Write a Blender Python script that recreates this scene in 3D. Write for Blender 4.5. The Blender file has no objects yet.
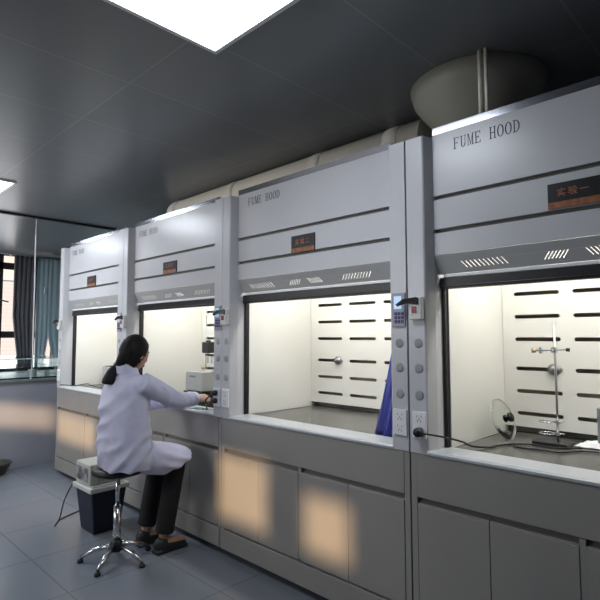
import bpy, bmesh, math, random
from mathutils import Vector, Matrix, noise
random.seed(7)
S = bpy.context.scene
COL = S.collection
PI = math.pi

# ------------------------------------------------------------------ materials
def mat(name, col, rough=0.5, metal=0.0, spec=0.5, trans=0.0, emit=None, estr=0.0, ior=1.45):
    m = bpy.data.materials.new(name); m.use_nodes = True
    b = m.node_tree.nodes['Principled BSDF']
    b.inputs['Base Color'].default_value = (*col, 1)
    b.inputs['Roughness'].default_value = rough
    b.inputs['Metallic'].default_value = metal
    b.inputs['Specular IOR Level'].default_value = spec
    b.inputs['IOR'].default_value = ior
    b.inputs['Transmission Weight'].default_value = trans
    if emit:
        b.inputs['Emission Color'].default_value = (*emit, 1)
        b.inputs['Emission Strength'].default_value = estr
    return m

def nodes(m):
    nt = m.node_tree
    return nt, nt.nodes['Principled BSDF']

def mottled(m, c1, c2, scale=8.0, stretch=(1, 1, 1), bump=0.0, bscale=60.0):
    nt, b = nodes(m)
    tc = nt.nodes.new('ShaderNodeTexCoord')
    mp = nt.nodes.new('ShaderNodeMapping'); mp.inputs['Scale'].default_value = stretch
    nz = nt.nodes.new('ShaderNodeTexNoise'); nz.inputs['Scale'].default_value = scale
    nz.inputs['Detail'].default_value = 4
    rp = nt.nodes.new('ShaderNodeValToRGB')
    rp.color_ramp.elements[0].position = .35; rp.color_ramp.elements[1].position = .65
    rp.color_ramp.elements[0].color = (*c1, 1); rp.color_ramp.elements[1].color = (*c2, 1)
    nt.links.new(tc.outputs['Object'], mp.inputs['Vector'])
    nt.links.new(mp.outputs[0], nz.inputs['Vector'])
    nt.links.new(nz.outputs['Fac'], rp.inputs['Fac'])
    nt.links.new(rp.outputs[0], b.inputs['Base Color'])
    if bump:
        n2 = nt.nodes.new('ShaderNodeTexNoise'); n2.inputs['Scale'].default_value = bscale
        bp = nt.nodes.new('ShaderNodeBump'); bp.inputs['Strength'].default_value = bump
        bp.inputs['Distance'].default_value = 0.003
        nt.links.new(mp.outputs[0], n2.inputs['Vector'])
        nt.links.new(n2.outputs['Fac'], bp.inputs['Height'])
        nt.links.new(bp.outputs[0], b.inputs['Normal'])
    return m

def bricked(m, c1, c2, mortar, w, h, size=0.01, axes='XY', offset=0.0, bump=0.0):
    nt, b = nodes(m)
    tc = nt.nodes.new('ShaderNodeTexCoord')
    sp = nt.nodes.new('ShaderNodeSeparateXYZ'); cb = nt.nodes.new('ShaderNodeCombineXYZ')
    br = nt.nodes.new('ShaderNodeTexBrick'); br.offset = offset
    br.inputs['Scale'].default_value = 1.0
    br.inputs['Brick Width'].default_value = w; br.inputs['Row Height'].default_value = h
    br.inputs['Mortar Size'].default_value = size; br.inputs['Mortar Smooth'].default_value = 0.1
    br.inputs['Color1'].default_value = (*c1, 1); br.inputs['Color2'].default_value = (*c2, 1)
    br.inputs['Mortar'].default_value = (*mortar, 1)
    nt.links.new(tc.outputs['Object'], sp.inputs[0])
    nt.links.new(sp.outputs[axes[0]], cb.inputs['X']); nt.links.new(sp.outputs[axes[1]], cb.inputs['Y'])
    nt.links.new(cb.outputs[0], br.inputs['Vector']); nt.links.new(br.outputs['Color'], b.inputs['Base Color'])
    if bump:
        bp = nt.nodes.new('ShaderNodeBump'); bp.inputs['Strength'].default_value = bump
        bp.inputs['Distance'].default_value = 0.004; bp.invert = True
        nt.links.new(br.outputs['Fac'], bp.inputs['Height']); nt.links.new(bp.outputs[0], b.inputs['Normal'])
    return m

M = {}
M['paint'] = mottled(mat('grey_powder_coat', (.5, .5, .52), .27), (.515, .515, .54), (.54, .54, .565), 3, bump=.04, bscale=400)
M['vent'] = mat('mid_grey_coat', (.40, .40, .40), .42)
M['base'] = mottled(mat('steel_grey_coat', (.28, .265, .25), .28), (.28, .264, .248), (.30, .285, .268), 2.5, (1, 1, .15), bump=.03, bscale=300)
M['groove'] = mat('olive_grey_groove', (.16, .155, .14), .5)
M['trim'] = mat('satin_dark_trim', (.42, .43, .48), .16, 1.0)
M['cream'] = mottled(mat('cream_lining', (.8, .79, .75), .4), (.79, .783, .745), (.815, .808, .77), 2)
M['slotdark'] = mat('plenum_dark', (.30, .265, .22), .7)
M['black'] = mat('black_rubber', (.012, .012, .014), .35)
M['blackmatte'] = mat('black_matte', (.01, .01, .011), .6)
M['sill'] = mottled(mat('pale_sill', (.44, .46, .49), .3), (.43, .45, .48), (.48, .50, .53), 6)
M['worktop'] = mottled(mat('dark_epoxy', (.10, .10, .095), .25), (.085, .083, .078), (.14, .135, .125), 5)
M['white'] = mat('white_plastic', (.78, .78, .80), .35)
M['offwhite'] = mat('offwhite_plastic', (.62, .63, .60), .4)
M['cap'] = mat('grey_cap', (.30, .31, .32), .5)
M['keypad'] = mat('keypad_grey', (.30, .31, .36), .35)
M['key'] = mat('violet_key', (.06, .045, .17), .4)
M['screen'] = mat('lit_screen', (.3, .45, .6), .2, emit=(.45, .68, 1), estr=.45)
M['red'] = mat('dark_red', (.22, .02, .02), .35)
M['signblack'] = mat('sign_black', (.012, .013, .015), .3)
M['signorange'] = mottled(mat('sign_orange', (.3, .1, .03), .4), (.20, .06, .02), (.36, .125, .045), 40)
M['signink'] = mat('sign_orange_ink', (.36, .12, .05), .5)
M['ink'] = mat('blue_black_ink', (.045, .05, .10), .5)
M['chrome'] = mat('chrome', (.65, .66, .68), .2, 1.0)
M['steel'] = mat('brushed_steel', (.40, .41, .42), .35, 1.0)
M['brass'] = mat('brass', (.45, .33, .18), .35, 1.0)
M['duct'] = mottled(mat('cream_duct', (.82, .77, .67), .45), (.81, .76, .66), (.85, .80, .70), 2)
M['ductolive'] = mottled(mat('olive_duct', (.36, .35, .29), .45), (.34, .33, .27), (.38, .37, .31), 2)
M['ceiling'] = bricked(mat('ceiling_panel', (.2, .2, .2), .3, .0), (.185, .195, .205), (.20, .208, .215), (.27, .28, .285), 1.2, .6, .004, 'YX')
M['floor'] = bricked(mat('floor_tile', (.2, .2, .2), .22), (.17, .19, .225), (.19, .21, .24), (.12, .13, .145), .6, .6, .004, 'XY', bump=.2)
M['wall'] = mottled(mat('wall_paint', (.55, .56, .56), .7), (.54, .55, .55), (.58, .59, .59), 2)
M['tealwall'] = mottled(mat('teal_grey_paint', (.3, .38, .41), .7), (.29, .365, .40), (.31, .39, .42), 2)
M['frame'] = mat('dark_window_frame', (.02, .019, .02), .4)
M['glass'] = mat('clear_glass', (1, 1, 1), .0, trans=1.0, ior=1.05)
M['caseglass'] = mat('case_glass', (.86, .95, .94), .02, trans=1.0, ior=1.2)
M['glassedge'] = mat('glass_edge', (.42, .55, .55), .2)
M['labglass'] = mat('lab_glass', (.93, .97, .95), .02, trans=1.0, ior=1.35)
M['benchside'] = mottled(mat('bench_side', (.33, .335, .38), .3), (.315, .325, .37), (.345, .35, .395), 3)
M['benchtop'] = mat('bench_top', (.2, .23, .23), .3)
M['curtain'] = mottled(mat('charcoal_curtain', (.11, .11, .12), .85), (.10, .10, .11), (.125, .125, .135), 20, (1, 1, .1))
M['curtain2'] = mottled(mat('teal_curtain', (.32, .42, .46), .85), (.315, .41, .45), (.335, .435, .47), 20, (1, 1, .1))
M['lamp'] = mat('lamp_diffuser', (.9, .9, .9), .5, emit=(.86, .93, 1), estr=9)
M['tube'] = mat('tube_glow', (.9, .9, .9), .5, emit=(1, .96, .86), estr=5)
M['coat'] = mottled(mat('white_lab_coat', (.66, .66, .74), .8), (.57, .57, .74), (.63, .63, .79), 12, bump=.25, bscale=250)  # white cloth; bluish cast of the light is put into its colour
M['trouser'] = mat('black_trousers', (.008, .008, .009), .8)
M['skin'] = mottled(mat('skin', (.45, .27, .19), .5), (.43, .255, .18), (.47, .285, .205), 20)
M['hair'] = mottled(mat('black_hair', (.008, .007, .007), .62, spec=.25), (.005, .005, .005), (.014, .012, .012), 60, (1, 1, .08), bump=.5, bscale=120)
M['shoe'] = mat('dark_shoe', (.02, .02, .022), .5)
M['stoolseat'] = mat('black_seat_vinyl', (.012, .012, .013), .5)
M['navy'] = mat('navy_plastic', (.012, .016, .035), .4)
M['pumpgrey'] = mat('pump_grey', (.50, .51, .46), .45)
M['picture'] = mottled(mat('printed_panel', (.1, .1, .12), .3), (.012, .014, .025), (.42, .40, .42), 14)
M['blue'] = mottled(mat('blue_sheet', (.02, .03, .30), .3), (.012, .018, .19), (.025, .045, .42), 9, (1, 1, .3))
M['boxgrey'] = mat('instrument_grey', (.38, .39, .38), .45)
M['boxdark'] = mat('instrument_dark', (.17, .175, .17), .45)
M['foil'] = mottled(mat('white_paper', (.75, .76, .79), .6), (.70, .71, .75), (.8, .81, .83), 30)
M['basin'] = mat('dark_olive_plastic', (.05, .05, .04), .4)
M['facade'] = bricked(mat('pink_facade', (.6, .5, .48), .8), (.74, .77, .86), (.72, .75, .84), (.66, .69, .78), .8, .11, .012, 'YZ', .5)
M['facadewhite'] = mat('facade_white', (.85, .85, .9), .8)
M['mint'] = mat('pale_tubing', (.45, .6, .55), .4)
M['lidglass'] = mat('lid_glass', (.93, .97, .95), .0, trans=1.0, ior=1.06)
M['lip'] = mat('lip', (.36, .13, .11), .45)
M['eye'] = mat('eye_white', (.7, .7, .68), .2)

# ------------------------------------------------------------------ mesh builder
class MB:
    def __init__(s): s.v = []; s.f = []; s.sm = []; s.mi = []
    def add(s, vs, fs, smooth=False, mi=0):
        o = len(s.v); s.v += [tuple(v) for v in vs]
        for f in fs: s.f.append(tuple(i + o for i in f)); s.sm.append(smooth); s.mi.append(mi)
        return s
    def box(s, x0, x1, y0, y1, z0, z1, mi=0):
        v = [(x, y, z) for x in (x0, x1) for y in (y0, y1) for z in (z0, z1)]
        return s.add(v, [(0, 1, 3, 2), (4, 6, 7, 5), (0, 4, 5, 1), (2, 3, 7, 6), (0, 2, 6, 4), (1, 5, 7, 3)], mi=mi)
    def obox(s, c, ax, ay, az, mi=0):
        c = Vector(c); ax, ay, az = Vector(ax), Vector(ay), Vector(az)
        v = [c + ax * i + ay * j + az * k for i in (-1, 1) for j in (-1, 1) for k in (-1, 1)]
        return s.add(v, [(0, 1, 3, 2), (4, 6, 7, 5), (0, 4, 5, 1), (2, 3, 7, 6), (0, 2, 6, 4), (1, 5, 7, 3)], mi=mi)
    def prism(s, poly, z0, z1, mi=0):
        n = len(poly); v = [(x, y, z0) for x, y in poly] + [(x, y, z1) for x, y in poly]
        f = [tuple(range(n))[::-1], tuple(range(n, 2 * n))] + [(i, (i + 1) % n, n + (i + 1) % n, n + i) for i in range(n)]
        return s.add(v, f, mi=mi)
    def extr(s, poly3, d, mi=0):
        d = Vector(d); n = len(poly3); v = [Vector(p) for p in poly3] + [Vector(p) + d for p in poly3]
        f = [tuple(range(n))[::-1], tuple(range(n, 2 * n))] + [(i, (i + 1) % n, n + (i + 1) % n, n + i) for i in range(n)]
        return s.add(v, f, mi=mi)
    def tube(s, pts, r, n=10, mi=0, cap=True, closed=False):
        pts = [Vector(p) for p in pts]; k = len(pts)
        rs = r if isinstance(r, (list, tuple)) else [r] * k
        vs = []; prev = None
        for i, p in enumerate(pts):
            if closed: t = pts[(i + 1) % k] - pts[i - 1]
            else: t = pts[min(i + 1, k - 1)] - pts[max(i - 1, 0)]
            t.normalize()
            if prev is None:
                u = t.orthogonal().normalized()
            else:
                u = prev - t * prev.dot(t)
                u = u.normalized() if u.length > 1e-6 else t.orthogonal().normalized()
            prev = u; w = t.cross(u)
            for j in range(n):
                a = 2 * PI * j / n
                vs.append(p + (u * math.cos(a) + w * math.sin(a)) * rs[i])
        fs = []
        for i in range(k if closed else k - 1):
            a, b = i * n, ((i + 1) % k) * n
            for j in range(n): fs.append((a + j, a + (j + 1) % n, b + (j + 1) % n, b + j))
        s.add(vs, fs, True, mi)
        if cap and not closed:
            s.add([vs[j] for j in range(n)], [tuple(range(n))[::-1]], False, mi)
            s.add([vs[(k - 1) * n + j] for j in range(n)], [tuple(range(n))], False, mi)
        return s
    def cyl(s, a, b, r, n=16, mi=0): return s.tube([a, b], r, n, mi)
    def lathe(s, c, prof, n=28, axis=(0, 0, 1), mi=0, smooth=True):
        c = Vector(c); az = Vector(axis).normalized(); ux = az.orthogonal().normalized(); uy = az.cross(ux)
        vs = []
        for r, h in prof:
            for j in range(n):
                a = 2 * PI * j / n
                vs.append(c + az * h + (ux * math.cos(a) + uy * math.sin(a)) * r)
        fs = []
        for i in range(len(prof) - 1):
            for j in range(n): fs.append((i * n + j, i * n + (j + 1) % n, (i + 1) * n + (j + 1) % n, (i + 1) * n + j))
        return s.add(vs, fs, smooth, mi)
    def loft(s, rings, smooth=True, mi=0, cap=True):
        n = len(rings[0]); vs = [p for r in rings for p in r]; fs = []
        for i in range(len(rings) - 1):
            for j in range(n): fs.append((i * n + j, i * n + (j + 1) % n, (i + 1) * n + (j + 1) % n, (i + 1) * n + j))
        s.add(vs, fs, smooth, mi)
        if cap:
            s.add(rings[0], [tuple(range(n))[::-1]], False, mi); s.add(rings[-1], [tuple(range(n))], False, mi)
        return s
    def ell(s, c, r, rot=None, nu=20, nv=12, mi=0):
        c = Vector(c); vs = []; fs = []
        for i in range(nv + 1):
            th = PI * i / nv
            for j in range(nu):
                ph = 2 * PI * j / nu
                p = Vector((r[0] * math.sin(th) * math.cos(ph), r[1] * math.sin(th) * math.sin(ph), r[2] * math.cos(th)))
                if rot: p = rot @ p
                vs.append(c + p)
        for i in range(nv):
            for j in range(nu): fs.append((i * nu + j, (i + 1) * nu + j, (i + 1) * nu + (j + 1) % nu, i * nu + (j + 1) % nu))
        return s.add(vs, fs, True, mi)
    def build(s, name, m, parent=None, bevel=0.0, seg=2, weld=False):
        me = bpy.data.meshes.new(name)
        off = Vector(parent_origin(parent)) if parent else Vector((0, 0, 0))
        me.from_pydata([tuple(Vector(v) - off) for v in s.v], [], s.f)
        ms = m if isinstance(m, (list, tuple)) else [m]
        for x in ms: me.materials.append(x)
        for p, sm, mi in zip(me.polygons, s.sm, s.mi): p.use_smooth = sm; p.material_index = mi
        bm = bmesh.new(); bm.from_mesh(me)
        bmesh.ops.remove_doubles(bm, verts=bm.verts, dist=1e-5)
        bmesh.ops.recalc_face_normals(bm, faces=bm.faces)
        bm.to_mesh(me); bm.free()
        o = bpy.data.objects.new(name, me); COL.objects.link(o)
        if parent: o.parent = parent
        if bevel:
            md = o.modifiers.new('bevel', 'BEVEL'); md.width = bevel; md.segments = seg; md.limit_method = 'ANGLE'
            md.angle_limit = math.radians(40)
        return o

def parent_origin(p):
    v = Vector((0, 0, 0))
    while p: v += p.location; p = p.parent
    return v

def tag(o, label, cat, group=None, kind=None):
    o['label'] = label
    if cat: o['category'] = cat
    if group: o['group'] = group
    if kind: o['kind'] = kind
    return o
def thing(name, loc, label, cat, group=None):
    o = bpy.data.objects.new(name, None); COL.objects.link(o); o.location = loc; o.empty_display_size = .1
    return tag(o, label, cat, group)
def struct(o): o['kind'] = 'structure'; return o

def bez(pts, n=8):
    """Catmull-Rom through pts"""
    P = [Vector(p) for p in pts]; P = [P[0] * 2 - P[1]] + P + [P[-1] * 2 - P[-2]]; out = []
    for i in range(1, len(P) - 2):
        a, b, c, d = P[i - 1:i + 3]
        for k in range(n):
            t = k / n
            out.append(.5 * ((2 * b) + (c - a) * t + (2 * a - 5 * b + 4 * c - d) * t * t + (3 * b - a - 3 * c + d) * t ** 3))
    out.append(P[-2]); return out

# ------------------------------------------------------------------ camera
F_PX, PIT, ROLL, YAW = 508.95, math.radians(4.015), math.radians(-.1346), math.radians(44.441)
EYE = Vector((0, 0, 1.432))
fw = Vector((-math.sin(YAW) * math.cos(PIT), math.cos(YAW) * math.cos(PIT), math.sin(PIT)))
rt = Vector((math.cos(YAW), math.sin(YAW), 0)); up = rt.cross(fw)
rt, up = rt * math.cos(ROLL) + up * math.sin(ROLL), up * math.cos(ROLL) - rt * math.sin(ROLL)
cam = bpy.data.cameras.new('camera'); co = bpy.data.objects.new('camera', cam); COL.objects.link(co)
cam.sensor_width = 36; cam.lens = 36 * F_PX / 600; cam.clip_start = .05
mx = Matrix((rt, up, -fw)).transposed().to_4x4(); mx.translation = EYE; co.matrix_world = mx
S.camera = co

# ------------------------------------------------------------------ room
FRONT = 2.10; H = 2.732; XE = -8.55; YB = 3.25; YR = -2.2; XR = 2.6
mb = MB(); mb.box(XE - .2, XR + .2, YR - .2, YB + .2, -.1, 0); struct(mb.build('floor', M['floor']))
mb = MB(); mb.box(XE - .2, XR + .2, YR - .2, YB + .2, H, H + .1); struct(mb.build('ceiling', M['ceiling']))
mb = MB(); mb.box(XE - .2, XR + .2, YB, YB + .2, 0, H); struct(mb.build('wall_back', M['tealwall']))
mb = MB(); mb.box(XR, XR + .2, YR, YB, 0, H); struct(mb.build('wall_right', M['wall']))
# wall at the far left end, with its window opening
WY0, WY1, WZ0, WZ1 = 1.2, 3.12, .9, 2.70
mb = MB(); mb.box(XE - .2, XE, YR, WY0, 0, H); mb.box(XE - .2, XE, WY1, YB, 0, H)
mb.box(XE - .2, XE, WY0, WY1, 0, WZ0); mb.box(XE - .2, XE, WY0, WY1, WZ1, H)
struct(mb.build('wall_left', M['wall']))
mb = MB(); fx0, fx1 = XE - .13, XE - .06
for y0, y1 in ((WY0, WY0 + .05), (WY1 - .05, WY1), (2.24, 2.335)): mb.box(fx0, fx1, y0, y1, WZ0, WZ1)
for z0, z1 in ((WZ0, WZ0 + .05), (1.41, 1.51), (2.46, 2.56), (WZ1 - .03, WZ1)): mb.box(fx0, fx1, WY0, WY1, z0, z1)
w1 = struct(mb.build('window_1', M['frame']))
mb = MB(); mb.box(XE - .1, XE - .094, WY0 + .05, WY1 - .05, WZ0 + .05, WZ1 - .03); mb.build('pane', M['glass'], w1)
mb = MB(); mb.cyl((XE - .06, 2.29, 1.98), (XE - .02, 2.29, 1.98), .012); mb.tube([(XE - .03, 2.28, 1.985), (XE - .025, 2.34, 1.97), (XE - .02, 2.41, 1.955)], .011)
mb.build('window_handle', M['black'], w1)
# wall behind the viewer with made-up openings, shaped to throw the evening sun patches
SUN = Vector((-.555, .815, -.165)).normalized()
# (x range and height range wanted on the sunlit surface, projected back along the sun to the wall)
def back(x, y, z):
    t = (y - YR) / SUN.y; return x - SUN.x * t, z - SUN.z * t
op = []
for (xa, xb, y, za, zb) in ((-2.83, -2.34, 2.1, .25, .655), (-2.04, -1.70, 2.1, .25, .55), (-5.66, -4.75, 2.1, .365, .64)):
    p, q = back(xa, y, za), back(xb, y, zb); op.append((p[0], q[0], p[1], q[1]))
p, q = back(-6.2, 1.25, .415), back(-6.2, 2.3, .68); op.append((p[0], q[0], back(-6.2, 1.9, .425)[1], back(-6.2, 1.9, .68)[1]))
op.sort()
mb = MB(); xs = [XE - .2] + [x for o_ in op for x in o_[:2]] + [XR + .2]
for i in range(0, len(xs), 2): mb.box(xs[i], xs[i + 1], YR - .02, YR, 0, H)
for a, b, z0, z1 in op: mb.box(a, b, YR - .02, YR, 0, z0); mb.box(a, b, YR - .02, YR, z1, H)
struct(mb.build('wall_rear', M['wall']))
for k, (a, b, z0, z1) in enumerate(op):
    mb = MB(); mb.box(a - .04, b + .04, YR, YR + .02, z0 - .05, z0); mb.box(a - .04, b + .04, YR, YR + .02, z1, z1 + .04)
    mb.box(a - .04, a, YR, YR + .02, z0, z1); mb.box(b, b + .04, YR, YR + .02, z0, z1)
    struct(mb.build('window_%d' % (k + 2), M['frame']))  # frames around the made-up sun openings
# dark track across the ceiling
mb = MB(); mb.box(-5.90, -5.855, -1.5, 2.95, H - .02, H)
o = struct(mb.build('trim_1', M['blackmatte'])); 
# curtain rail
mb = MB(); mb.cyl((XE + .09, 1.1, H - .055), (XE + .09, 3.2, H - .055), .012)
for y in (1.3, 2.4, 3.1): mb.box(XE, XE + .1, y - .01, y + .01, H - .07, H - .04)
rail = mb.build('curtain_rail', M['steel']); tag(rail, 'slim metal curtain rail just under the ceiling over the window', 'curtain rail')

def curtain(name, y0, y1, zb, m, label, amp, waist, parent=None, xo=.09, nf=5, cut=None):
    n = 90; nz = 24; vs = []; fs = []
    for k in range(nz + 1):
        t = k / nz; z = (H - .07) + (zb - (H - .07)) * t
        w = waist(t)
        for j in range(n + 1):
            u = j / n
            y = y0 + (y1 - y0) * (w[0] + (w[1] - w[0]) * u)
            x = XE + xo + amp * math.sin(u * nf * 2 * PI + .4 * math.sin(3 * t)) * (.8 + .2 * math.sin(7 * u + 2 * t))
            vs.append((x, y, z))
    for k in range(nz):
        for j in range(n): a = k * (n + 1) + j; fs.append((a, a + 1, a + n + 2, a + n + 1))
    mb = MB(); mb.add(vs, fs, True); o = mb.build(name, m)
    sd = o.modifiers.new('solid', 'SOLIDIFY'); sd.thickness = .004
    return tag(o, label, 'curtain', None)
curtain('curtain', 2.44, 2.77, .95, M['curtain'], 'charcoal curtain gathered narrower at its foot beside the bright window',
        .022, lambda t: (0 + .30 * max(0, t - .55) / .45, 1.0 - .06 * t))
curtain('curtain', 2.775, 2.975, .95, M['curtain2'], 'teal grey curtain next to the charcoal one, ending at the bright gap',
        .007, lambda t: (0.0, 1.0 - .34 * max(0, (t - .70) / .3)), nf=3, xo=.06)
curtain('curtain', 2.955, 3.22, .95, M['curtain2'], 'teal grey curtain in the dim corner right of the bright gap',
        .007, lambda t: (.38 * max(0, (t - .70) / .3), 1.0), nf=3, xo=.075)
mb = MB(); mb.ell((XE + .10, 2.884, 2.15), (.01, .012, .05)); mb.box(XE + .07, XE + .1, 2.88, 2.888, 2.1, 2.2)
tag(mb.build('curtain_hook', M['white']), 'small white hook on the teal curtain', 'hook')
# neighbouring building outside
bl = thing('building', (-15, 2, -4), 'pink tiled building seen outside through the far window', 'building')
mb = MB(); mb.box(-19, -15, -14, 16, -4, 3.0); mb.build('facade', M['facade'], bl)
mb = MB(); mb.box(-19, -14.95, -14, 16, 3.0, 9); mb.build('upper_storey', M['facadewhite'], bl)
mb = MB(); mb.box(-15.02, -14.9, -14, 16, 2.92, 3.04); mb.build('ledge', M['facadewhite'], bl)

# ceiling lamps
def ceil_lamp(cx, cy, label):
    t = thing('ceiling_lamp', (cx, cy, H), label, 'ceiling light', 'square ceiling lights')
    mb = MB(); a = .3
    for x0, x1, y0, y1 in ((-a, a, -a, -a + .02), (-a, a, a - .02, a), (-a, -a + .02, -a + .02, a - .02), (a - .02, a, -a + .02, a - .02)):
        mb.box(cx + x0, cx + x1, cy + y0, cy + y1, H - .012, H)
    mb.build('lamp_frame', M['white'], t)
    mb = MB(); mb.box(cx - a + .02, cx + a - .02, cy - a + .02, cy + a - .02, H - .009, H); mb.build('diffuser', M['lamp'], t)
LAMPY = 1.04
ceil_lamp(-4.96, LAMPY, 'lit square ceiling light at the left edge of the picture')
ceil_lamp(-6.95, LAMPY, 'lit square ceiling light near the window end of the ceiling')
ceil_lamp(-1.55, LAMPY, 'lit square ceiling light overhead in front of the rightmost hood')

# overhead ducts
du = thing('horizontal_duct', (-2.8, 2.66, 2.45), 'cream round duct running along the ceiling above all the hoods', 'duct')
mb = MB(); mb.cyl((-4.25, 2.66, 2.587), (-1.52, 2.66, 2.587), .14, 36); mb.build('duct_pipe', M['duct'], du)
for x in (-4.18, -3.3, -2.35, -1.72):
    mb = MB(); mb.cyl((x - .05, 2.66, 2.587), (x + .05, 2.66, 2.587), .1445, 36); mb.build('coupling', M['duct'], du)
mb = MB(); mb.lathe((-1.15, 2.5, 0), [(0.0, 2.388), (.12, 2.388), (.12, 2.45), (.18, 2.50), (.26, 2.58), (.32, 2.66), (.34, H - .002), (0, H - .002)], 40)
tag(mb.build('exhaust_funnel', M['ductolive']), 'olive rounded exhaust funnel between the rightmost hood and the ceiling', 'duct')
mb = MB()
for x in (-.985, -.955): mb.cyl((x, 2.18, 2.4275), (x, 2.18, H), .009, 10)
tag(mb.build('conduit', M['duct']), 'pair of thin cream conduits rising from the rightmost hood top', 'conduit')

# ------------------------------------------------------------------ lettering
def stroke(mb, org, ux, uz, nrm, sc, pts, w, th=.0008):
    pts = [Vector((p[0], p[1])) for p in pts]
    for a, b in zip(pts, pts[1:]):
        d = (b - a); L = d.length
        if L < 1e-6: continue
        d /= L; n = Vector((-d.y, d.x)); a2 = a - d * w * .35; b2 = b + d * w * .35
        q = [a2 + n * w / 2, b2 + n * w / 2, b2 - n * w / 2, a2 - n * w / 2]
        mb.extr([org + ux * p.x * sc[0] + uz * p.y * sc[1] for p in q], nrm * th)
def R(x0, y0, x1, y1): return [(x0, y0), (x1, y0), (x1, y1), (x0, y1)]
def ringpoly(cx, cy, ax, ay, bx, by, a0=0, a1=2 * PI, n=24):
    out = []
    for i in range(n):
        t0 = a0 + (a1 - a0) * i / n; t1 = a0 + (a1 - a0) * (i + 1) / n
        f = lambda t, x, y: (cx + x * math.cos(t), cy + y * math.sin(t))
        out.append([f(t0, ax, ay), f(t1, ax, ay), f(t1, bx, by), f(t0, bx, by)])
    return out
LET = {
 'F': [R(.16, 0, .27, 1), R(.04, 0, .40, .035), R(.04, .965, .78, 1), R(.27, .49, .60, .53), R(.57, .40, .60, .62), [(.74, .78), (.78, .78), (.78, 1), (.70, 1)]],
 'U': [R(.14, .28, .25, 1), R(.04, .965, .36, 1), R(.68, .28, .73, 1), R(.57, .965, .84, 1)] + ringpoly(.435, .30, .295, .30, .19, .26, PI, 2 * PI, 12),
 'M': [R(.10, 0, .15, 1), R(.02, 0, .24, .035), R(.02, .965, .24, 1), [(.13, 1), (.25, 1), (.50, .10), (.44, 0)], [(.44, 0), (.50, 0), (.76, 1), (.70, 1)], R(.70, 0, .81, 1), R(.62, 0, .90, .035), R(.70, .965, .90, 1)],
 'E': [R(.16, 0, .27, 1), R(.04, 0, .80, .035), R(.04, .965, .78, 1), R(.27, .49, .60, .53), R(.57, .40, .60, .62), [(.74, .78), (.78, .78), (.78, 1), (.70, 1)], [(.72, 0), (.80, 0), (.82, .24), (.78, .24)]],
 'H': [R(.12, 0, .23, 1), R(.02, 0, .33, .035), R(.02, .965, .33, 1), R(.65, 0, .76, 1), R(.55, 0, .86, .035), R(.55, .965, .86, 1), R(.23, .48, .65, .52)],
 'O': ringpoly(.44, .5, .40, .51, .285, .47),
 'D': [R(.12, 0, .23, 1), R(.02, 0, .30, .035), R(.02, .965, .30, 1)] + ringpoly(.28, .5, .54, .5, .425, .46, -PI / 2, PI / 2, 14),
}
def fume_hood_text(x0, x1, z0, z1, y, root):
    txt = 'FUME HOOD'; n = len(txt); w = (x1 - x0) / n
    for i0, i1 in ((0, 4), (5, 9)):
        mb = MB()
        for i in range(i0, i1):
            for poly in LET[txt[i]]:
                cx = sum(p[0] for p in poly) / len(poly); cz = sum(p[1] for p in poly) / len(poly)
                g = lambda v, c: v + (.018 if v > c else -.018)
                mb.extr([(x0 + w * (i + .05 + g(p[0], cx)), y, z0 + (z1 - z0) * (cz + (p[1] - cz) * (1.02 if abs(p[1] - cz) > .1 else 1.6))) for p in poly], (0, -.0006, 0))
        mb.build('lettering', M['ink'], root)['label'] = 'blue black serif lettering ' + txt[i0:i1]
SHI = [[(.5, .98), (.52, .86)], [(.12, .82), (.10, .66)], [(.12, .8), (.9, .8), (.86, .68)], [(.28, .64), (.40, .56)], [(.20, .49), (.33, .41)], [(.08, .31), (.92, .31)], [(.56, .68), (.50, .31), (.12, .02)], [(.56, .24), (.86, .02)]]
YAN = [[(.06, .88), (.36, .88), (.33, .55)], [(.13, .74), (.11, .50), (.42, .50), (.38, .10), (.28, .06)], [(.03, .26), (.30, .30)], [(.70, .97), (.44, .62)], [(.70, .97), (.98, .62)], [(.58, .62), (.84, .62)], [(.55, .48), (.60, .26)], [(.70, .48), (.72, .26)], [(.90, .48), (.80, .16)], [(.46, .09), (.98, .09)]]
NUM = {1: [[(.06, .5), (.94, .5)]], 2: [[(.2, .76), (.8, .76)], [(.06, .18), (.94, .18)]], 3: [[(.15, .85), (.85, .85)], [(.22, .5), (.78, .5)], [(.06, .12), (.94, .12)]],
       4: [[(.1, .85), (.9, .85), (.9, .1), (.1, .1), (.1, .85)], [(.38, .85), (.34, .5), (.22, .36)], [(.6, .85), (.6, .45), (.82, .42)]]}

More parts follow.
